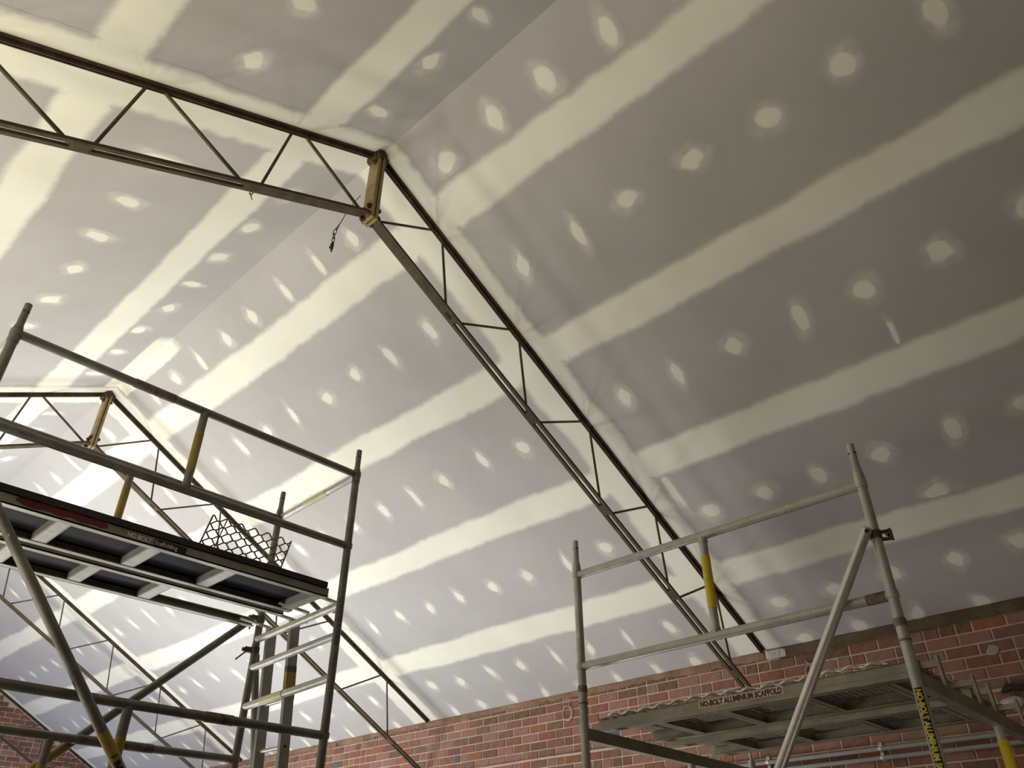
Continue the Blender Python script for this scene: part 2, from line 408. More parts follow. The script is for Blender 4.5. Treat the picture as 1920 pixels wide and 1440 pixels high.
for bi, ys in enumerate(bay_y):
    for ri, s in enumerate(ROWS):
        for y in ys:
            big = (1.0 if ri == 0 else 0.88) if bi == 0 else 0.76
            el = random.uniform(0.9, 1.1)
            px = project(roof(1, s, y))
            if px[2] < 0.3 or px[0] > 2050 or px[1] < -150 or px[0] < -60: continue
            patch(1, s + wob(0.03), y + wob(0.03), big * el * (1.0 if bi == 0 else 1.22), big / el * (1.0 if bi == 0 else 0.84))
        if ri < 4:
            for y in ys:
                px = project(roof(-1, s, y))
                if px[2] < 0.3 or not (-60 < px[0] < 1980 and -120 < px[1] < 1500): continue
                patch(-1, s + 0.03 + wob(0.03), y + wob(0.03), 0.8, 0.86)
patch(1, 4.21, 1.24, 1.1, 1.1, 2); patch(1, 3.42, 2.98, 1.75, 0.75, 3); patch(-1, 1.28, 3.85, 1.5, 0.7, 1)
patch(1, 2.92, 0.93, 0.9, 0.35, 3); patch(1, 4.0, 10.2, 1.6, 0.6, 3)
# ------------------------------------------------------------------ brick walls
def brick_verts(x0, x1, ya, yb, za, zb, c=0.004):
    """wall faces -X: x0 = face, x1 = back"""
    v = [(x1, ya, za), (x1, yb, za), (x1, yb, zb), (x1, ya, zb),
         (x0 + c, ya, za), (x0 + c, yb, za), (x0 + c, yb, zb), (x0 + c, ya, zb),
         (x0, ya + c, za + c), (x0, yb - c, za + c), (x0, yb - c, zb - c), (x0, ya + c, zb - c)]
    f = []
    for a in (0, 4):
        for i in range(4):
            j = (i + 1) % 4; f.append((a + i, a + 4 + i, a + 4 + j, a + j))
    f.append((8, 11, 10, 9))
    return v, f
COURSE, BL, J = 0.0858, 0.24, 0.0135
def pick(rnd, far=False): return rnd.choices(range(len(BRW)), BRW_FAR if far else BRW)[0]

def brick_wall(wall, swap, ranges, zfun, x_face, stain=None, skip=None, n_single=300):
    """lays running bond on the wall; the n_single bricks that show largest become objects, the rest one joined part"""
    rnd = random.Random(5 if swap else 6)
    items = []
    ya, yb = ranges
    for k in range(45):
        zt = 1.92 - COURSE * k + (0 if not swap else COURSE * 28); zb = zt - COURSE
        if zb < -Z0 - 0.02: break
        y = math.floor((ya) / BL) * BL + (0.09 if k % 2 else 0.21)
        while y < yb:
            seg = [BL] if rnd.random() > 0.16 else [BL / 2, BL / 2]
            yy = y
            for L_ in seg:
                a_, b_ = yy + J / 2, yy + L_ - J / 2; yy += L_
                if b_ < ya or a_ > yb: continue
                a_ = max(a_, ya); b_ = min(b_, yb)
                if b_ - a_ < 0.03: continue
                mid = ((a_ + b_) / 2, (zt + zb) / 2)
                if zfun and mid[1] > zfun(mid[0]): continue
                if skip and skip(k, mid[0]): continue
                mi = pick(rnd, swap)
                if stain and stain(k, mid[0], rnd): mi = 7
                # shade differences along the hall: plummier bricks towards the gable
                pw = (mid[0], x_face, mid[1]) if swap else (x_face, mid[0], mid[1])
                px = project(pw)
                vis = px[2] > 0.3 and -20 < px[0] < 1940 and -20 < px[1] < 1460
                rank = (FPX / px[2]) ** 2 if vis else 0
                items.append((rank, a_, b_, zb + J / 2, zt - J / 2, mi, rnd.uniform(-0.003, 0.002)))
            y += BL
    items.sort(key=lambda t: -t[0])
    single = [t for t in items[:n_single] if t[0] > 0]; rest = items[len(single):]
    cache = {}
    for r_, a_, b_, z0, z1, mi, dx in single:
        key = (round(b_ - a_, 3), mi)
        if key not in cache:
            h2 = (z1 - z0) / 2; l2 = (b_ - a_) / 2
            v, f = brick_verts(0, 0.03, -l2, l2, -h2, h2)
            if swap: v = [(-p[1], p[0], p[2]) for p in v]
            cache[key] = MB().add(v, f).mesh('brick', BR[mi], (0, 0, Z0))
        o = bpy.data.objects.new('brick', cache[key]); C.objects.link(o); o.parent = wall
        c1, c2 = (a_ + b_) / 2, (z0 + z1) / 2
        o.location = (c1, x_face + dx, c2 + Z0) if swap else (x_face + dx, c1, c2 + Z0)
    if rest:
        b = MB()
        for r_, a_, b_, z0, z1, mi, dx in rest:
            v, f = brick_verts(x_face + dx, x_face + 0.03, a_, b_, z0, z1)
            if swap:
                v = [(p[1], p[0], p[2]) for p in v]; f = [tuple(reversed(q)) for q in f]
            b.add(v, f, mi)
        o = b.build('brickwork', BR, wall); stuff(o)

wall_right = struct(MB().box(XW + 0.007, XW + 0.24, YN, YG + 0.2, -Z0, 1.925).build('wall_right', M['mortar']))
def stain_r(k, y, rnd):
    if k == 0: return rnd.random() < (0.75 if y < 7 else 0.5)
    if k == 1: return rnd.random() < 0.18
    return False
brick_wall(wall_right, False, (YN, YG), None, XW, stain_r, lambda k, y: k == 0 and y < 3.16)
wall_far = MB()
zr = lambda x: HR - (x - XR) * TR if x > XR else HR - (XR - x) * TL
prof = [(XL, -Z0), (XW + 0.007, -Z0), (XW + 0.007, zr(XW)), (XR, HR), (XL, zr(XL))]
v = [(x, YG + 0.007, z) for x, z in prof] + [(x, YG + 0.25, z) for x, z in prof]
wall_far.add(v, [(0, 1, 2, 3, 4), (9, 8, 7, 6, 5)] + [(i, 5 + i, 5 + (i + 1) % 5, (i + 1) % 5) for i in range(5)])
wall_far = struct(wall_far.build('wall_far', M['mortar']))
brick_wall(wall_far, True, (XL, XW), zr, YG, None, None, 260)
struct(MB().box(XL - 0.24, XL, YN, YG + 0.2, -Z0, zr(XL)).build('wall_left', M['wallplaster']))
wn = MB(); v = [(x, YN, z) for x, z in prof] + [(x, YN - 0.25, z) for x, z in prof]
wn.add(v, [(4, 3, 2, 1, 0), (5, 6, 7, 8, 9)] + [(i, (i + 1) % 5, 5 + (i + 1) % 5, 5 + i) for i in range(5)])
struct(wn.build('wall_near', M['wallplaster']))

# timber wall plate along the top of the near half of the right wall
tp = MB()
tp.bar((XW - 0.006, YN + 0.02, 1.874), (XW - 0.006, 3.10, 1.874), 0.022, 0.082, (0, 0, 1))
struct(tp.build('trim_1', M['timber']))
M['wash'] = mat('brown_mortar_wash', (0.20, 0.125, 0.075), 0.95, var=(0.33, 0.22, 0.15), scale=5, detail=8, bump=0.5, third=(0.05, 0.03, 0.018), third_scale=9, third_rng=(0.60, 0.70), spec=0.15)
mw = MB(); vs = []; n = 150; lo = 0.0
for i in range(n + 1):
    y = 3.24 + 12.8 * i / n; lo = lo * 0.7 + wob(0.010)
    vs += [(XW - 0.0045, y, 1.921), (XW - 0.0065 - wob(0.0015), y, 1.895), (XW - 0.0045, y, 1.862 + lo)]
mw.add(vs, [(3 * i + k, 3 * i + k + 1, 3 * i + k + 4, 3 * i + k + 3) for i in range(n) for k in range(2)], 0, True)
mw.build('mortar_wash', M['wash'], wall_right)
# pale thick bed joint where the wall steps, lower down
lj = MB(); n = 60; zs = 1.318
pts = [(XW - 0.006 + wob(0.003), YN + 0.05 + (YG - YN - 0.1) * i / n, zs + wob(0.004)) for i in range(n + 1)]
lj.path(pts, 0.013, 6)
struct(lj.build('trim_2', M['mortar']))

# ================================================================== roof trusses
def sub(o, label): o['label'] = label; return o
def make_truss(yc):
    t = thing('roof_truss', 'x', 'truss', (XR, yc, HR + Z0), 'steel roof trusses across the hall')
    dB = 0.535
    for side, smax in ((1, SMAX_R), (-1, SMAX_L)):
        # top chord: two angles back to back, flange against the ceiling
        b = MB()
        up = Vector(roof(side, 0, 0, -1)) - Vector(roof(side, 0, 0, 0))
        e = smax - 0.02
        b.bar(roof(side, 0.02, yc, 0.004), roof(side, e, yc, 0.004), 0.066, 0.006, up, 0)
        for k in (-1, 1):
            b.bar(roof(side, 0.02, yc + k * 0.0075, 0.02), roof(side, e, yc + k * 0.0075, 0.02), 0.007, 0.03, up, 0)
        b.build('top_chord', M['steel_dark'], t)
        # bottom chord: two light angles with a gap, packed near the ridge
        for k in (-1, 1):
            c = MB(); yk = yc + k * 0.027; s0, s1 = 0.30, smax + 0.24
            c.bar(roof(side, s0, yk, dB), roof(side, s1, yk, dB), 0.026, 0.020, up)
            c.build('bottom_chord', M['steel'], t)
        pk = MB(); pk.bar(roof(side, 0.31, yc, dB + 0.004), roof(side, 1.18, yc, dB + 0.004), 0.030, 0.014, up)
        pk.build('packing_bar', M['steel'], t)
        # web rods, Warren pattern
        n = 5
        for i in range(n + 1):
            st = 0.70 + 0.95 * i; sb = 1.17 + 0.95 * i
            prev = 0.33 if i == 0 else 1.17 + 0.95 * (i - 1)
            if st < smax - 0.05:
                w1 = MB().tube(roof(side, prev + (0.05 if i else 0.0), yc, dB), roof(side, st - 0.06, yc, 0.035), 0.0115 if side < 0 else 0.0095, 8)
                w1.build('web_rod', M['rod'], t)
            if sb < smax + 0.2 and st < smax - 0.05:
                w2 = MB().tube(roof(side, st + 0.055, yc, 0.035), roof(side, sb - 0.05, yc, dB), 0.0095, 8)
                w2.build('web_rod', M['rod'], t)
                g = MB().bar(roof(side, sb - 0.05, yc, dB + 0.002), roof(side, sb + 0.05, yc, dB + 0.002), 0.060, 0.018, up)
                g.build('gusset_plate', M['steel'], t)
    # ridge: two end plates bolted face to face
    for k in (-1, 1):
        MB().box(XR + k * 0.017 - 0.011, XR + k * 0.017 + 0.011, yc - 0.056, yc + 0.056, HR - 0.66, HR - 0.045).build('ridge_plate', M['plate'], t)
    cp = MB().box(XR - 0.06, XR + 0.055, yc - 0.05, yc + 0.05, HR - 0.075, HR - 0.03)
    cp.tube((XR - 0.02, yc - 0.075, HR - 0.045), (XR - 0.02, yc + 0.06, HR - 0.045), 0.036, 10)
    cp.build('ridge_cap', M['steel_dark'], t)
    for y_, z_ in ((-0.032, -0.555), (0.032, -0.555), (-0.036, -0.63), (0.034, -0.64), (-0.02, -0.11)):
        bo = MB().tube((XR - 0.055, yc + y_, HR + z_), (XR + 0.055, yc + y_, HR + z_), 0.011, 8)
        for k in (-1, 1):
            bo.tube((XR + k * 0.029, yc + y_, HR + z_), (XR + k * 0.045, yc + y_, HR + z_), 0.020, 6)
        bo.build('bolt', M['steel_dark'], t)
    return t
t1 = make_truss(TRUSS_Y[0])
t1['label'] = 'nearest rusty steel truss, its ridge plate high in the middle of the photo'
labels = ['second steel truss back, its ridge seen behind the left tower guard rails',
          'third steel lattice truss back, thin lines seen below the left tower deck',
          'farthest steel truss, close against the far brick gable']
for y_, lb in zip(TRUSS_Y[1:], labels):
    c_ = copy_tree(t1); c_.location = (XR, y_, HR + Z0); c_['label'] = lb

# ================================================================== scaffold helpers
RT = 0.0255
def post_mb(x, y, ztop, zbot=-1.42, r=RT):
    b = MB().tube((x, y, zbot), (x, y, ztop), r, 18)
    return b
def spigot(x, y, z, parent, h=0.17, m_='alu_shaded'):
    b = MB().tube((x, y, z), (x, y, z + 0.03), RT + 0.001, 16, r1=0.0205)
    b.tube((x, y, z + 0.03), (x, y, z + h), 0.0195, 16)
    b.tube((x, y, z - 0.085), (x, y, z - 0.02), RT + 0.0035, 16)
    for a in (0.9, 2.4, 4.1, 5.4):
        d = Vector((math.cos(a), math.sin(a), 0))
        b.tube(Vector((x, y, z + 0.115)) + d * 0.0150, Vector((x, y, z + 0.115)) + d * 0.0202, 0.0062, 8, 1)
    b.build('spigot', [M[m_], M['hole']], parent)
def castor(x, y, parent):
    b = MB().tube((x, y, -1.46), (x, y, -1.40), 0.03, 12)
    b.box(x - 0.03, x + 0.03, y - 0.045, y + 0.045, -1.48, -1.455)
    for k in (-1, 1): b.box(x + k * 0.026 - 0.003, x + k * 0.026 + 0.003, y - 0.03, y + 0.03, -1.545, -1.46)
    b.tube((x - 0.02, y, -1.535), (x + 0.02, y, -1.535), 0.062, 18, 1)
    b.build('castor', [M['clamp'], M['rubber']], parent)
def clamp(p, parent, axis=(1, 0, 0), swing=(0, 0, -1), name='clamp'):
    p = Vector(p); a = Vector(axis); s_ = Vector(swing)
    b = MB().tube(p - Vector((0, 0, 0.022)), p + Vector((0, 0, 0.022)), RT + 0.006, 14)
    b.bar(p, p + a * 0.075, 0.03, 0.036, (0, 0, 1))
    b.tube(p + a * 0.045 - s_ * 0.02, p + a * 0.075 + s_ * 0.085, 0.006, 6)
    b.tube(p + a * 0.07, p + a * 0.094, 0.014, 6)
    return b.build(name, M['clamp'], parent)
def sleeve(p0, p1, name, m_, parent, r=RT + 0.0016, label=None):
    o = MB().tube(p0, p1, r, 18).build(name, m_, parent)
    if label: o['label'] = label
    return o
def weld(b, p, r=RT + 0.006, h=0.016):
    p = Vector(p); b.tube(p - Vector((0, 0, h)), p + Vector((0, 0, h)), r, 14)

def wrap_text(body, size, x, y, r, ang, z_top, parent, name, m_, bold=0.0, d=(0, 0, -1), squash=1.0, base=None):
    """lettering running along a tube in direction d, letters bent round the tube; ang = direction its middle faces"""
    v2, f2 = text_mesh(body, size, bold, squash, True)
    if not v2: return
    h = size * 0.72
    D = Vector(d).normalized()
    n0 = Vector((math.cos(ang), math.sin(ang), 0)); n0 = (n0 - D * n0.dot(D)).normalized()
    s0 = D.cross(n0)           # letters' up side
    s0 = -s0
    P0 = Vector((x, y, z_top))
    vv = []
    for a, q in v2:
        th = (q - h / 2) / r
        vv.append(P0 + D * a + n0 * (r * math.cos(th)) + s0 * (r * math.sin(th)))
    nf = []
    for f in f2:
        A_, B_, C_ = vv[f[0]], vv[f[1]], vv[f[2]]
        nf.append(f if (B_ - A_).cross(C_ - A_).dot(n0) > 0 else tuple(reversed(f)))
    return MB().add(vv, nf).build(name, m_, parent)
def wrap_patch(x, y, r, ang, half, z_top, length, parent, name, m_, d=(0, 0, -1)):
    D = Vector(d).normalized(); n0 = Vector((math.cos(ang), math.sin(ang), 0)); n0 = (n0 - D * n0.dot(D)).normalized(); s0 = -D.cross(n0)
    P0 = Vector((x, y, z_top)); v = []; n = 8
    for i in range(n + 1):
        th = -half + 2 * half * i / n
        q = n0 * (r * math.cos(th)) + s0 * (r * math.sin(th))
        v += [P0 + q, P0 + q + D * length]
    return MB().add(v, [(2 * i, 2 * i + 1, 2 * i + 3, 2 * i + 2) for i in range(n)], 0, True).build(name, m_, parent)

# ================================================================== left scaffold tower
AX0, AX1, AY0, AY1 = 0.563, 2.812, 4.17, 5.15
A = thing('scaffold_tower', 'left aluminium scaffold tower with black plywood planks, under the bright part of the ceiling', 'scaffold', ((AX0 + AX1) / 2, (AY0 + AY1) / 2, 0), 'mobile scaffold towers')
for x in (AX0, AX1):
    for y in (AY0, AY1):
        p = post_mb(x, y, 2.58).build('post', M['alu_shaded'], A)
        spigot(x, y, 2.58, p)
        castor(x, y, A)
# guard and ledger rails along the tower
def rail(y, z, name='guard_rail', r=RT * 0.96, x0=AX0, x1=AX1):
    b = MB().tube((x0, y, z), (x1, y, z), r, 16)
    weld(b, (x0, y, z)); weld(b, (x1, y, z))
    return b.build(name, M['alu_shaded'], A)
rails = {}
for y, dz in ((AY0, 0.0), (AY1, -0.028)):
    rails[y] = (rail(y, 2.555 + dz), rail(y, 2.022 + dz), rail(y, 0.848 + dz), rail(y, 0.30 + dz), rail(y, -0.6 + dz))
    for z0_, z1_ in ((2.022 + dz, 2.555 + dz), (0.30 + dz, 0.848 + dz)):
        st = MB().tube((1.655, y, z0_), (1.655, y, z1_), RT * 0.95, 16); weld(st, (1.655, y, z0_ + 0.028), RT + 0.003, 0.008)
        st = st.build('strut', M['alu_shaded'], A)
        sleeve((1.655, y, z0_ + 0.12), (1.655, y, z1_ - 0.15), 'yellow_sleeve', M['yellow_dark'], st, RT * 0.95 + 0.0016, 'yellow painted middle of the strut')
sleeve((1.21, AY0, 2.555), (1.46, AY0, 2.555), 'red_paint_mark', M['red_worn'], rails[AY0][0], label='worn red paint on the rail')
sleeve((2.06, AY0, 0.848), (2.22, AY0, 0.848), 'red_paint_mark', M['red_worn'], rails[AY0][2], label='worn dark red paint on the rail')
sleeve((1.80, AY1, 0.82), (2.25, AY1, 0.82), 'red_paint_mark', M['red_worn'], rails[AY1][2], label='worn dark red paint on the rail')
# end frames: rungs between the front and rear posts
for x in (AX0, AX1):
    for z, nm in ((2.55, 'top_rung'), (1.625, 'transom'), (1.43, 'rung'), (1.175, 'rung'), (0.55, 'rung'), (0.05, 'rung'), (-0.55, 'rung'), (-1.05, 'rung')):
        o = MB().tube((x, AY0, z), (x, AY1, z - 0.03), RT * 0.96, 16).build(nm, M['alu'], A)
        if x == AX1 and nm == 'top_rung': sleeve((x, 4.52, z - 0.0107), (x, 4.80, z - 0.0193), 'yellow_sleeve', M['yellow_pale'], o, label='pale yellow band on the top rung')
        if x == AX1 and z == 1.175: sleeve((x, 4.68, z - 0.0156), (x, 4.94, z - 0.0236), 'yellow_sleeve', M['yellow_pale'], o, label='pale yellow band on the rung')
# long diagonal braces, front and rear faces
d1a, d1b = Vector((0.56, AY0 - 0.05, 1.85)), Vector((2.78, AY0 - 0.05, -0.74))
br1 = MB().tube(d1a, d1b, RT, 16).build('diagonal_brace', M['alu_shaded'], A)
dd = (d1b - d1a).normalized()
def on_d1(z): return d1a + dd * ((z - d1a.z) / dd.z)
sleeve(on_d1(0.70), on_d1(0.585), 'yellow_sleeve', M['yellow_dark'], br1, label='yellow painted band with black letters')
pt = on_d1(0.615)
ANG = math.atan2(-1.0, -0.36)
wrap_text('1 BARS', 0.043, pt.x, pt.y, RT + 0.0030, ANG, pt.z, br1, 'lettering', M['black_ink'], 0.0012, tuple(dd))
d2a, d2b = Vector((2.745, AY1 + 0.045, 1.72)), Vector((0.60, AY1 + 0.045, -0.33))
br2 = MB().tube(d2a, d2b, RT, 16).build('diagonal_brace', M['alu_shaded'], A)
e2 = (d2b - d2a).normalized()
def on_d2(z): return d2a + e2 * ((z - d2a.z) / e2.z)
sleeve(on_d2(0.79), on_d2(0.60), 'yellow_sleeve', M['yellow_dark'], br2, label='yellow painted band on the brace')
clamp((AX1, AY1, 1.74), A, (-1, 0, 0), (0, 0, -1)); clamp((AX1, AY1, 2.50), A, (-0.5, -0.85, 0), (0, 0, 1))
clamp((AX1, AY1, 1.52), A, (-0.9, 0.3, 0), (-0.6, 0.1, -0.9))
clamp((AX0, AY0, 1.87), A, (0, -1, 0), (0, 0, -1))
# worn sticker on the right front post
angP = math.atan2(-AY0, -AX1 + 0.9)
wrap_patch(AX1, AY0, RT + 0.0012, angP, 0.62, 1.665, 0.30, A, 'sticker', M['grey_sticker'])
wrap_text('NO-BOLT', 0.034, AX1, AY0, RT + 0.002, angP, 1.655, A, 'lettering', M['dark_ink'], 0.001, squash=1.35)
# outrigger tube clamped behind the rear right post
og = MB().tube((2.90, 5.31, 1.60), (3.50, 5.31, -1.57), RT, 16); og.tube((2.90, 5.31, 1.60), (2.897, 5.31, 1.615), RT + 0.003, 16)
og.build('outrigger', M['alu_shaded'], A)
cl = MB().bar((2.83, 5.17, 1.51), (2.905, 5.30, 1.51), 0.03, 0.04); cl.tube((2.915, 5.31, 1.49), (2.909, 5.31, 1.535), RT + 0.006, 14)
cl.build('clamp', M['clamp'], A)

# ------------------------------------------------------------------ planks
def plank_x(name, label, x0, x1, y0, y1, zb, zt, ribs, deck_to=None, deck_y=None, hooks=True):
    """scaffold plank running along X, channel sides, cross ribs, plywood deck"""
    t = thing(name, label, 'plank', ((x0 + x1) / 2, (y0 + y1) / 2, zb + Z0), 'planks of the left tower')
    for k, y in ((1, y0), (-1, y1)):
        c = MB().box(x0, x1, min(y, y + k * 0.006), max(y, y + k * 0.006), zb, zt - 0.028)
        c.box(x0, x1, min(y, y + k * 0.048), max(y, y + k * 0.048), zb, zb + 0.007)
        c.box(x0, x1, min(y, y + k * 0.04), max(y, y + k * 0.04), zt - 0.034, zt - 0.028)
        c.build('side_channel', M['plank'], t)
    dx = deck_to or (x1 - 0.02)
    MB().box(x0 + 0.01, dx, y0 - 0.012, y1 + 0.012, zt - 0.028, zt + 0.006).build('deck', [M['ply']], t)
    MB().box(x0 + 0.012, dx - 0.002, y0 + 0.008, y1 - 0.008, zt - 0.034, zt - 0.0285).build('deck_underside', [M['ply_under']], t)
    for x in ribs:
        r = MB().box(x - 0.036, x + 0.036, y0 + 0.007, y1 - 0.007, zb + 0.004, zb + 0.010)
        for k in (-1, 1): r.box(x + k * 0.036 - 0.003, x + k * 0.036 + 0.003, y0 + 0.007, y1 - 0.007, zb + 0.004, zt - 0.035)
        r.build('cross_rib', M['rib'], t)
    if hooks:
        for y in (y0 + 0.07, y1 - 0.07):
            for xe, sg in ((x1, 1), (x0, -1)):
                h = MB(); hx = AX1 if sg > 0 else AX0
                h.bar((xe - sg * 0.12, y, zb + 0.022), (hx + sg * 0.02, y, zb + 0.010), 0.028, 0.012)
                h.bar((hx + sg * 0.030, y, zb + 0.016), (hx + sg * 0.032, y, 1.60), 0.028, 0.008, (1, 0, 0))
                h.build('hook', M['alu'], t)
    return t
p1 = plank_x('scaffold_plank', 'front plank of the left tower, red paint streak and pale lettering on its side', 0.62, 2.735, 4.205, 4.655, 1.662, 1.747, (0.66, 1.12, 1.61, 2.08, 2.685))
rp = MB()   # sprayed streak
pts = [(0.86 + 0.46 * i / 14, 1.697 + 0.004 * math.sin(i * 1.7)) for i in range(15)]
v = []; n = len(pts)
for i, (x, z) in enumerate(pts):
    hgt = 0.019 if 0 < i < n - 1 else 0.008
    v += [(x, 4.2042, z - hgt - wob(0.003)), (x, 4.2042, z + hgt + wob(0.003))]
rp.add(v, [(2 * i, 2 * i + 2, 2 * i + 3, 2 * i + 1) for i in range(n - 1)])
rp.build('red_paint_streak', M['red'], p1)
stk = MB()
stk.add([(1.575, 4.2043, 1.665), (1.765, 4.2043, 1.665), (1.765, 4.2043, 1.707), (1.575, 4.2043, 1.707)], [(0, 1, 2, 3)])
stk.build('sticker', M['black'], p1)
def flat_text(body, size, org, ex, ez, parent, m_, bold=0.0, squash=1.0, name='lettering'):
    v2, f2 = text_mesh(body, size, bold, squash); O = Vector(org); ex = Vector(ex); ez = Vector(ez); nrm = ex.cross(ez)
    vv = [O + ex * a + ez * q for a, q in v2]
    nf = []
    for f in f2:
        A_, B_, C_ = vv[f[0]], vv[f[1]], vv[f[2]]
        nf.append(f if (B_ - A_).cross(C_ - A_).dot(nrm) > 0 else tuple(reversed(f)))
    o = MB().add(vv, nf).build(name, m_, parent)
    return o, max(a for a, q in v2)
flat_text('NO BOLT', 0.036, (1.425, 4.2030, 1.675), (1, 0, 0), (0, 0, 1), p1, M['white_ink'], 0.0012, 0.86)
flat_text('Scaffolding', 0.036, (1.580, 4.2030, 1.675), (1, 0, 0), (0, 0, 1), p1, M['white_ink'], 0.0003, 0.86)
p2 = plank_x('scaffold_plank', 'rear plank of the left tower with an open mesh trapdoor over the ladder', 0.62, 2.735, 4.715, 5.135, 1.662, 1.747, (0.62, 1.055, 1.495, 1.93), 1.96)
# mesh trapdoor lid, swung up on its hinge between the planks
HX0, HX1 = 1.998, 2.60
hb, ht = Vector((0, 4.690, 1.765)), Vector((0.088, 4.690, 2.17))   # the loose lid leans a little along the plank
hd = (ht - hb); hl = hd.length; hd.normalize()
def hp(x, q): return Vector((x, 0, 0)) + hb + hd * q
lid = MB()
for x in (HX0, HX1): lid.tube(hp(x, 0), hp(x, hl), 0.006, 8)
lid.tube(hp(HX0, 0), hp(HX1, 0), 0.006, 8); lid.tube(hp(2.10, 0), hp(2.10, hl), 0.0045, 6)
lid = lid.build('trapdoor_lid', M['mesh'], p2)
ms = MB(); LW, SW = 0.104, 0.066; nr = int(hl / (SW / 2))
for j in range(nr + 1):
    q0 = hl - j * SW / 2; pts = []
    x = HX0; i = 0
    ph = j % 2
    # each strand undulates between the two neighbouring joints
    xs = HX0
    k = 0
    while xs <= HX1 + 1e-6:
        u = ((xs - HX0) / LW * 2 + ph) % 2
        tri = u if u <= 1 else 2 - u
        tri = min(1, max(0, (tri - 0.18) / 0.64))
        pts.append(hp(xs, max(0.0, q0 - tri * SW / 2 + SW * 0.02)))
        xs += LW / 12
    pts.append(hp(HX1, pts[-1].y and q0 - 0.02 if q0 > 0.05 else 0.01))
    if q0 > SW / 2: ms.path(pts, 0.0052, 5)
ms.build('mesh_panel', M['mesh'], lid)

# ------------------------------------------------------------------ ladder leaning outside the tower's end frame
lad = thing('extension_ladder', 'grey ladder at the right end of the left tower, yellow label on one stile', 'ladder', (3.05, 4.98, 0))
def lx(z): return 2.905 + (1.60 - z) * 0.077
for y, nm in ((5.125, 'stile'), (4.83, 'stile')):
    b = MB().bar((lx(1.69), y, 1.69), (lx(-1.585), y, -1.585), 0.030, 0.072, (1, 0, 0))
    b = b.build(nm, M['alu_mid'], lad)
    for i in range(11):
        z = 1.46 - 0.29 * i
        MB().tube((lx(z), y - 0.0165, z), (lx(z), y - 0.0152, z), 0.009, 10).build('rung_hole', M['hole'], b)
    if y < 5:
        yl = MB().bar((lx(1.335), y - 0.001, 1.335), (lx(1.165), y - 0.001, 1.165), 0.0335, 0.0735, (1, 0, 0)).build('yellow_label', M['yellow_dark'], b)
        MB().bar((lx(1.375), y - 0.001, 1.375), (lx(1.337), y - 0.001, 1.337), 0.0335, 0.0735, (1, 0, 0)).build('sticker', M['grey_sticker'], b)
        MB().tube((lx(1.235), y - 0.019, 1.235), (lx(1.235), y - 0.0175, 1.235), 0.009, 10).build('rung_hole', M['hole'], b)
for i in range(11):
    z = 1.46 - 0.29 * i
    MB().tube((lx(z), 4.845, z), (lx(z), 5.11, z), 0.014, 12).build('rung', M['alu_bright'], lad)

# ================================================================== right scaffold tower
BX0, BX1, BY0, BY1 = 3.90, 5.885, 1.178, 3.093
B = thing('scaffold_tower', 'right aluminium scaffold tower with mesh planks, beside the brick wall', 'scaffold', ((BX0 + BX1) / 2, (BY0 + BY1) / 2, 0), 'mobile scaffold towers')
for y in (BY0, BY1):
    p = post_mb(BX0, y, 1.905).build('post', M['alu'], B)
    spigot(BX0, y, 1.905, p, 0.17, 'alu')
    cband = MB().tube((BX0, y, 1.10), (BX0, y, 1.135), RT + 0.004, 16).tube((BX0, y, 1.03), (BX0, y, 1.04), RT + 0.003, 16)
    cband.build('collar', M['alu_shaded'], p)
    castor(BX0, y, B); castor(BX1, y, B)
    post_mb(BX1, y, 0.93).build('post', M['alu'], B)
    pin = MB().tube((BX1, y, 0.93), (BX1, y, 1.0), 0.009, 8).build('pin', M['zinc'], B)
for z in (1.835, 1.25, -0.35, -1.1):
    b = MB().tube((BX0, BY0, z), (BX0, BY1, z), RT * 0.98, 16); weld(b, (BX0, BY0, z)); weld(b, (BX0, BY1, z))
    o = b.build('guard_rail', M['alu'], B)
    if z == 1.25: sleeve((BX0, 1.205, z), (BX0, 1.30, z), 'red_paint_mark', M['red_worn'], o, RT + 0.001, 'faded red paint at the rail end')
st = MB().tube((BX0, 2.137, 1.25), (BX0, 2.137, 1.835), RT * 0.95, 16)
weld(st, (BX0, 2.137, 1.285), RT + 0.002, 0.01); weld(st, (BX0, 2.137, 1.80), RT + 0.002, 0.01)
st = st.build('strut', M['alu'], B)
sleeve((BX0, 2.137, 1.40), (BX0, 2.137, 1.705), 'yellow_sleeve', M['yellow'], st, label='bright yellow sleeve on the strut')
# transoms at both ends and their yellow-sleeved middle uprights
for y in (BY0, BY1):
    MB().bar((BX0, y, 0.862), (BX1, y, 0.835), 0.05, 0.066, (0, 0, 1)).build('transom', M['plank'], B)
    for z in (0.25, -0.4, -1.05): MB().tube((BX0, y, z), (BX1, y, z), RT * 0.96, 14).build('rung', M['alu'], B)
    o = MB().tube((5.04, y, 0.83), (5.04, y, 0.25), RT * 0.96, 16).build('strut', M['alu_bright'], B)
    sleeve((5.04, y, 0.745), (5.04, y, 0.42), 'yellow_sleeve', M['yellow'], o, label='bright yellow sleeve on the short upright')
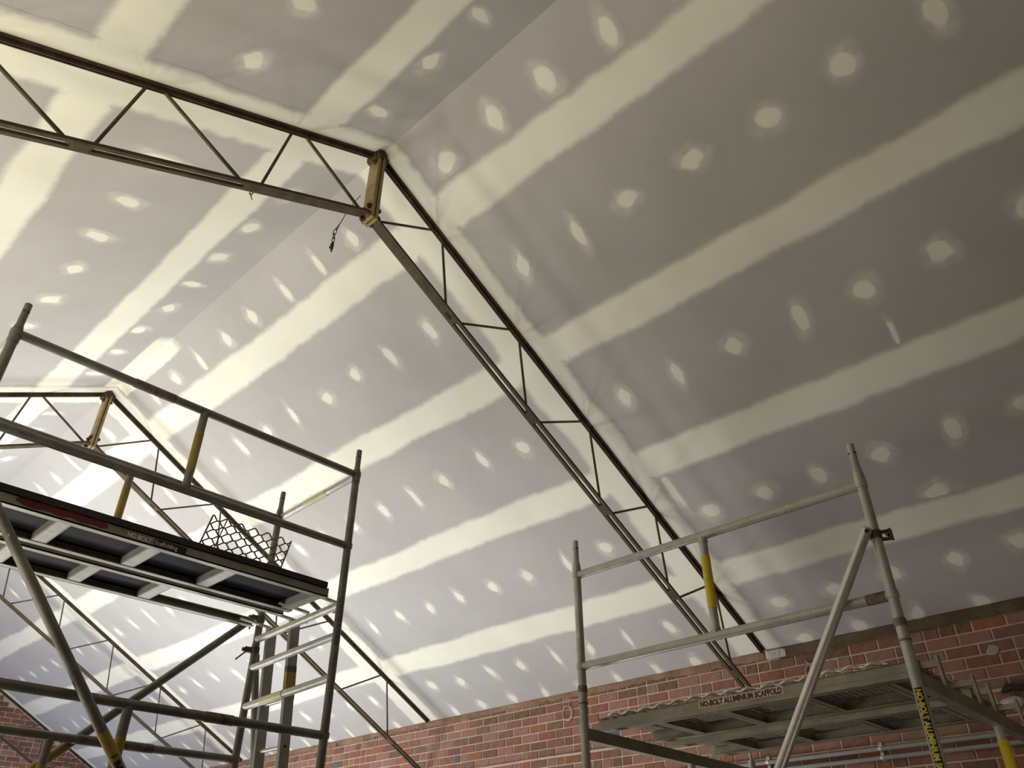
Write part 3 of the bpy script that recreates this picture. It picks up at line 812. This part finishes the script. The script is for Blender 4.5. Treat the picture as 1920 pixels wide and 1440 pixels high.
# front diagonal brace, hooked near the top of the near post
q0, q1 = Vector((BX0 - 0.05, 1.196, 1.575)), Vector((BX0 - 0.05, 3.05, -1.17))
db = MB().tube(q0, q1, RT, 18); db.tube(q0, q0 + (q0 - q1).normalized() * 0.012, RT, 16, r1=0.018)
dbo = db.build('diagonal_brace', M['alu_bright'], B)
MB().tube(q0 + Vector((-0.026, -0.006, -0.015)), q0 + Vector((-0.0235, -0.006, -0.015)), 0.011, 10).build('bolt_hole', M['hole'], dbo)
ck = MB().tube((BX0, BY0, 1.535), (BX0, BY0, 1.575), RT + 0.005, 14)
for z_ in (1.533, 1.572): ck.bar((BX0 + 0.02, BY0 - 0.02, z_), (BX0 + 0.035, BY0 - 0.068, z_), 0.036, 0.007)
ck.bar((BX0 + 0.036, BY0 - 0.064, 1.525), (BX0 + 0.036, BY0 - 0.064, 1.582), 0.03, 0.008, (0, 1, 0))
ck.tube((BX0 + 0.01, BY0 - 0.05, 1.552), (BX0 + 0.045, BY0 - 0.055, 1.552), 0.009, 8)
ck.build('clamp', M['clamp'], B)
# yellow on black lettering down the near post
angQ = math.atan2(-BY0 + 0.10, -BX0 - 0.2) - 0.10
wrap_patch(BX0, BY0, RT + 0.0012, angQ, 0.66, 0.822, 0.70, B, 'sticker', M['black'])
wrap_text('NO-BOLT ALUMINIUM SCAFFOLD', 0.036, BX0, BY0, RT + 0.0024, angQ, 0.815, B, 'lettering', M['yellow_ink'], 0.0015, squash=0.80)

def expanded(b, x0, x1, y0, y1, z, LW=0.075, SW=0.036, wd=0.011):
    """expanded metal in the XY plane: strands along Y, tilted ribbons"""
    n = int((x1 - x0) / (SW / 2)); m_ = int((y1 - y0) / (LW / 2))
    for j in range(n):
        for i in range(m_):
            up = (i + j) % 2
            xa = x0 + (j + (0.08 if up else 0.92)) * SW / 2; xb = x0 + (j + (0.92 if up else 0.08)) * SW / 2
            ya_, yb_ = y0 + i * LW / 2, y0 + (i + 1) * LW / 2
            h = 0.0035 if up else -0.0035
            v = [(xa - wd / 2, ya_, z + h), (xa + wd / 2, ya_, z - h), (xb + wd / 2, yb_, z + h), (xb - wd / 2, yb_, z - h)]
            b.add(v, [(0, 1, 2, 3)])
    return b
def plank_y(label, xn, xf, w_, y0, y1, zb, zt, ribs, first=False):
    """scaffold plank along Y with an expanded metal deck; xn / xf = its left edge at the near and far ends"""
    t = thing('scaffold_plank', label, 'plank', (xn + w_ / 2, (y0 + y1) / 2, zb + Z0), 'planks of the right tower')
    ex = lambda y: xn + (xf - xn) * (y - y0) / (y1 - y0)
    for k, off in ((1, 0.0), (-1, w_)):
        c = MB()
        def seg(a0, a1, z_0, z_1):
            xa, xb = ex(y0) + off, ex(y1) + off
            v = [(xa + a0 * k, y0, z_0), (xa + a1 * k, y0, z_0), (xb + a1 * k, y1, z_0), (xb + a0 * k, y1, z_0)]
            v += [(p[0], p[1], z_1) for p in v]
            c.add(v, [(0, 3, 2, 1), (4, 5, 6, 7), (0, 1, 5, 4), (1, 2, 6, 5), (2, 3, 7, 6), (3, 0, 4, 7)])
        seg(0, 0.005, zb, zt); seg(0, 0.05, zb, zb + 0.006); seg(0, 0.04, zt - 0.006, zt); seg(-0.010, 0.0, zb, zb + 0.024)
        c.build('side_channel', M['plank'], t)
    for y in ribs:
        r = MB().box(ex(y) + 0.006, ex(y) + w_ - 0.006, y - 0.003, y + 0.003, zb + 0.004, zt - 0.012)
        r.box(ex(y) + 0.006, ex(y) + w_ - 0.006, y - 0.03, y + 0.03, zb + 0.004, zb + 0.008)
        r.build('cross_rib', M['plank'], t)
    d = expanded(MB(), xn + 0.03, xn + w_ - 0.01, y0 + 0.02, y1 - 0.02, zt - 0.010)
    d = d.build('mesh_deck', M['mesh_alu'], t); stuff(d)
    for x in (0.03, w_ - 0.03):
        for ye, yt in ((y0, BY0),):
            sg = -1 if ye == y0 else 1
            xx = ex(ye) + x
            h = MB().bar((xx, ye - sg * 0.06, zt - 0.025), (xx, yt + sg * 0.03, zt - 0.025), 0.035, 0.03)
            h.bar((xx, yt + sg * 0.032, zt + 0.012), (xx, yt + sg * 0.036, 0.875), 0.036, 0.014, (0, 1, 0))
            h.build('hook', M['plank'], t)
    return t
P1 = plank_y('front plank of the right tower, red lettering on white and a wavy bright edge', 4.165, 4.205, 0.575, BY0 + 0.05, BY1 + 0.125, 0.930, 1.006, (1.42, 1.86, 2.36, 2.80))
P2 = plank_y('rear plank of the right tower, next to the brick wall', 4.93, 4.98, 0.575, BY0 + 0.05, BY1 + 0.125, 0.930, 1.004, (1.40, 1.9, 2.42, 2.85))
# white sticker with red letters on the front channel
ya, yb = 2.475, 1.945
fx = lambda y: 4.165 + 0.04 * (y - (BY0 + 0.05)) / (BY1 - BY0 + 0.075) - 0.0008
MB().add([(fx(ya), ya, 0.961), (fx(yb), yb, 0.961), (fx(yb), yb, 1.003), (fx(ya), ya, 1.003)], [(0, 1, 2, 3)]).build('sticker', M['white_sticker'], P1)
v2, f2 = text_mesh('NO-BOLT ALUMINIUM SCAFFOLD', 0.042, 0.0020, 1.0)
Lt = max(a for a, q in v2); sq = 0.515 / Lt
vv = [(fx(ya - 0.008 - a * sq) - 0.0012, ya - 0.008 - a * sq, 0.967 + q) for a, q in v2]
MB().add(vv, [tuple(f) for f in f2]).build('lettering', M['red_ink'], P1)
# bright wavy strand of expanded metal curling over the front edge
we = MB(); pts = []; rad = []
for i in range(181):
    y = 1.37 + (3.14 - 1.37) * i / 180
    u = (i / 180 * 15) % 1
    pts.append((fx(y) + 0.004 + 0.012 * math.sin(u * 2 * PI), y, 1.014 + (0.020 * (u if u < 0.6 else (1 - u) * 1.5)) + 0.006 * math.sin(i * 0.07)))
    rad.append(0.0055 + 0.0045 * max(0, math.sin(u * PI)))
we.path(pts, rad, 6); pts2 = [(p[0] + 0.012, p[1] + 0.02, p[2] - 0.006 + 0.008 * math.sin(i * 0.5)) for i, p in enumerate(pts)]
we.path(pts2, 0.004, 5)
o = we.build('wavy_mesh_edge', M['alu_bright'], P1); o['label'] = 'bright wavy metal edge'

# ================================================================== services and small things on the brick wall
def conduit(z, label):
    t = thing('conduit_pipe', label, 'pipe', (XW - 0.02, 2.5, z + Z0), 'conduits on the brick wall')
    MB().tube((XW - 0.026, -2.3, z + 0.004), (XW - 0.026, 6.2, z - 0.004), 0.0165, 12).build('tube', M['conduit'], t)
    for y in (0.4, 1.42, 2.42, 3.37, 4.4, 5.4):
        s_ = MB().tube((XW - 0.026, y - 0.012, z), (XW - 0.026, y + 0.012, z), 0.0185, 12)
        s_.box(XW - 0.012, XW - 0.006, y - 0.012, y + 0.012, z - 0.02, z + 0.046)
        s_.tube((XW - 0.012, y, z + 0.036), (XW - 0.007, y, z + 0.036), 0.006, 8)
        s_.build('saddle_clip', M['zinc'], t)
    return t
conduit(1.030, 'upper of the two grey conduits along the brick wall, under the right platform')
conduit(0.966, 'lower of the two grey conduits along the brick wall, under the right platform')

def coil(name, label, y, z, rx, rz, turns, tail, m_=None):
    b = MB(); pts = []
    n = 22 * turns
    for i in range(n + 1):
        a = 2 * PI * i / 22 + 1.9
        k = 1 - 0.10 * (i / n)
        pts.append((XW - 0.012 - 0.012 * (i / n), y + rx * k * math.cos(a) + 0.012 * (i / n), z + rz * k * math.sin(a)))
    pts = [(XW - 0.003, y + tail[0], z + tail[1]), (XW - 0.008, y + tail[0] * 0.6, z + tail[1] * 0.75)] + pts
    b.path(pts, 0.0042, 6)
    return tag(b.build(name, m_ or M['wire']), label, 'wire', 'wire coils on the brick wall')
coil('wire_coil', 'pale coil of wire hanging on the brick wall left of the right tower', 5.53, 1.715, 0.062, 0.075, 3, (-0.05, 0.145))
coil('wire_coil', 'small pale wire coil on the bricks above the right platform, behind its brace', 2.83, 1.68, 0.05, 0.06, 2, (0.05, 0.10), M['dust'])

# grey flashing at the foot of the nearest truss, mortar lumps and a cable end on the wall
b = MB(); n = 9; vs = []
for i in range(n):
    y = 3.03 + 0.19 * i / (n - 1); top = 1.913 - (0.03 if i == 0 else 0)
    vs += [(XW - 0.024 - wob(0.004), y, 1.842 + wob(0.006)), (XW - 0.028 - wob(0.004), y, top)]
b.add(vs, [(2 * i, 2 * i + 1, 2 * i + 3, 2 * i + 2) for i in range(n - 1)])
b.box(XW - 0.02, XW - 0.004, 3.03, 3.21, 1.84, 1.91)
tag(b.build('metal_flashing', M['dust']), 'grey dusty metal flashing at the wall foot of the nearest truss', 'flashing')
def lump(name, label, c, r, m_, cat):
    bm = bmesh.new(); bmesh.ops.create_icosphere(bm, subdivisions=2, radius=1)
    rnd = random.Random(len(name) * 7)
    vv = []
    for v_ in bm.verts:
        k = rnd.uniform(0.75, 1.15)
        vv.append((c[0] + v_.co.x * r[0] * k, c[1] + v_.co.y * r[1] * k, c[2] + v_.co.z * r[2] * k))
    ff = [tuple(q.index for q in f.verts) for f in bm.faces]; bm.free()
    return tag(MB().add(vv, ff, 0, True).build(name, m_), label, cat)
lump('mortar_lump', 'lump of pale mortar on the brick wall just beyond the right platform hooks', (XW - 0.01, 1.42, 1.22), (0.03, 0.085, 0.05), M['dust'], 'mortar')
lump('mortar_smear', 'pale smear of plaster on the bricks near the right edge of the photo', (XW + 0.002, 1.44, 1.60), (0.006, 0.055, 0.04), M['smear'], 'plaster')
cb = MB().path([(XW - 0.012, 1.47, 1.30), (XW - 0.03, 1.42, 1.325), (XW - 0.03, 1.34, 1.31), (XW - 0.02, 1.2, 1.325), (XW - 0.015, 0.8, 1.335), (XW - 0.015, -0.5, 1.33)], [0.012, 0.03, 0.022, 0.010, 0.009, 0.009], 8)
tag(cb.build('black_cable', M['dark_wire']), 'black cable end running along the ledge of the brick wall at the right', 'cable')

# ------------------------------------------------------------------ chain hanging from the ridge of the nearest truss
y1 = TRUSS_Y[0]
from_px = lambda u, v_, dpt: (R2 * ((u - 960) / FPX) - U2 * ((v_ - 720) / FPX) + F) * dpt
ch = thing('hanging_chain', 'thin dark wire and chain hanging below the ridge plate of the nearest truss', 'chain', (XR - 0.1, y1, HR - 0.9 + Z0))
d0 = Vector((XR - 0.03, y1 - 0.06, HR - 0.5)).dot(F)
def cp_(u, v_): return from_px(u, v_, d0)
MB().path([cp_(676, 366), cp_(660, 385), cp_(648, 402), cp_(637, 420), cp_(630, 431)], [0.0022, 0.0022, 0.0025, 0.003, 0.008], 6).build('wire', M['dark_wire'], ch)
def link(c0, c1, turn):
    c0, c1 = Vector(c0), Vector(c1); mid = (c0 + c1) / 2; d = (c1 - c0) / 2
    side_ = d.cross(F).normalized() if turn == 0 else (d.cross(F).normalized() * 0.35 + F * 0.9)
    side_ = side_.normalized() * d.length * 0.52
    b = MB().path([mid + d * math.cos(a) * 1.15 + side_ * math.sin(a) for a in [2 * PI * i / 14 for i in range(14)]], 0.0032, 6, closed=True)
    b.build('chain_link', M['dark_wire'], ch)
link(cp_(629.5, 430), cp_(626, 440), 0); link(cp_(626.5, 438), cp_(625.5, 447), 1); link(cp_(626, 445), cp_(624, 454), 0)
hk = MB().path([cp_(625, 453), cp_(622.5, 459), cp_(621.5, 466), cp_(621, 473)], [0.006, 0.013, 0.011, 0.003], 7)
hk.path([cp_(624, 456), cp_(618, 464), cp_(619, 467)], [0.005, 0.006, 0.003], 6)
hk.build('hook', M['dark_wire'], ch)
# scrap of tie wire caught on the left bottom chord
d1 = Vector(roof(-1, 0.95, y1, 0.55)).dot(F)
tw = MB().path([from_px(u, v_, d1) for u, v_ in ((471, 342), (471.5, 352), (469, 360), (470, 367), (473, 375))], 0.003, 5)
tw.path([from_px(u, v_, d1) for u, v_ in ((467, 362), (471, 366), (475, 361))], 0.004, 5)
tag(tw.build('tie_wire', M['dark_wire']), 'twist of old tie wire dangling from the nearest truss, left of its ridge', 'wire')

for o in bpy.data.objects:
    if '_base' in o: del o['_base']
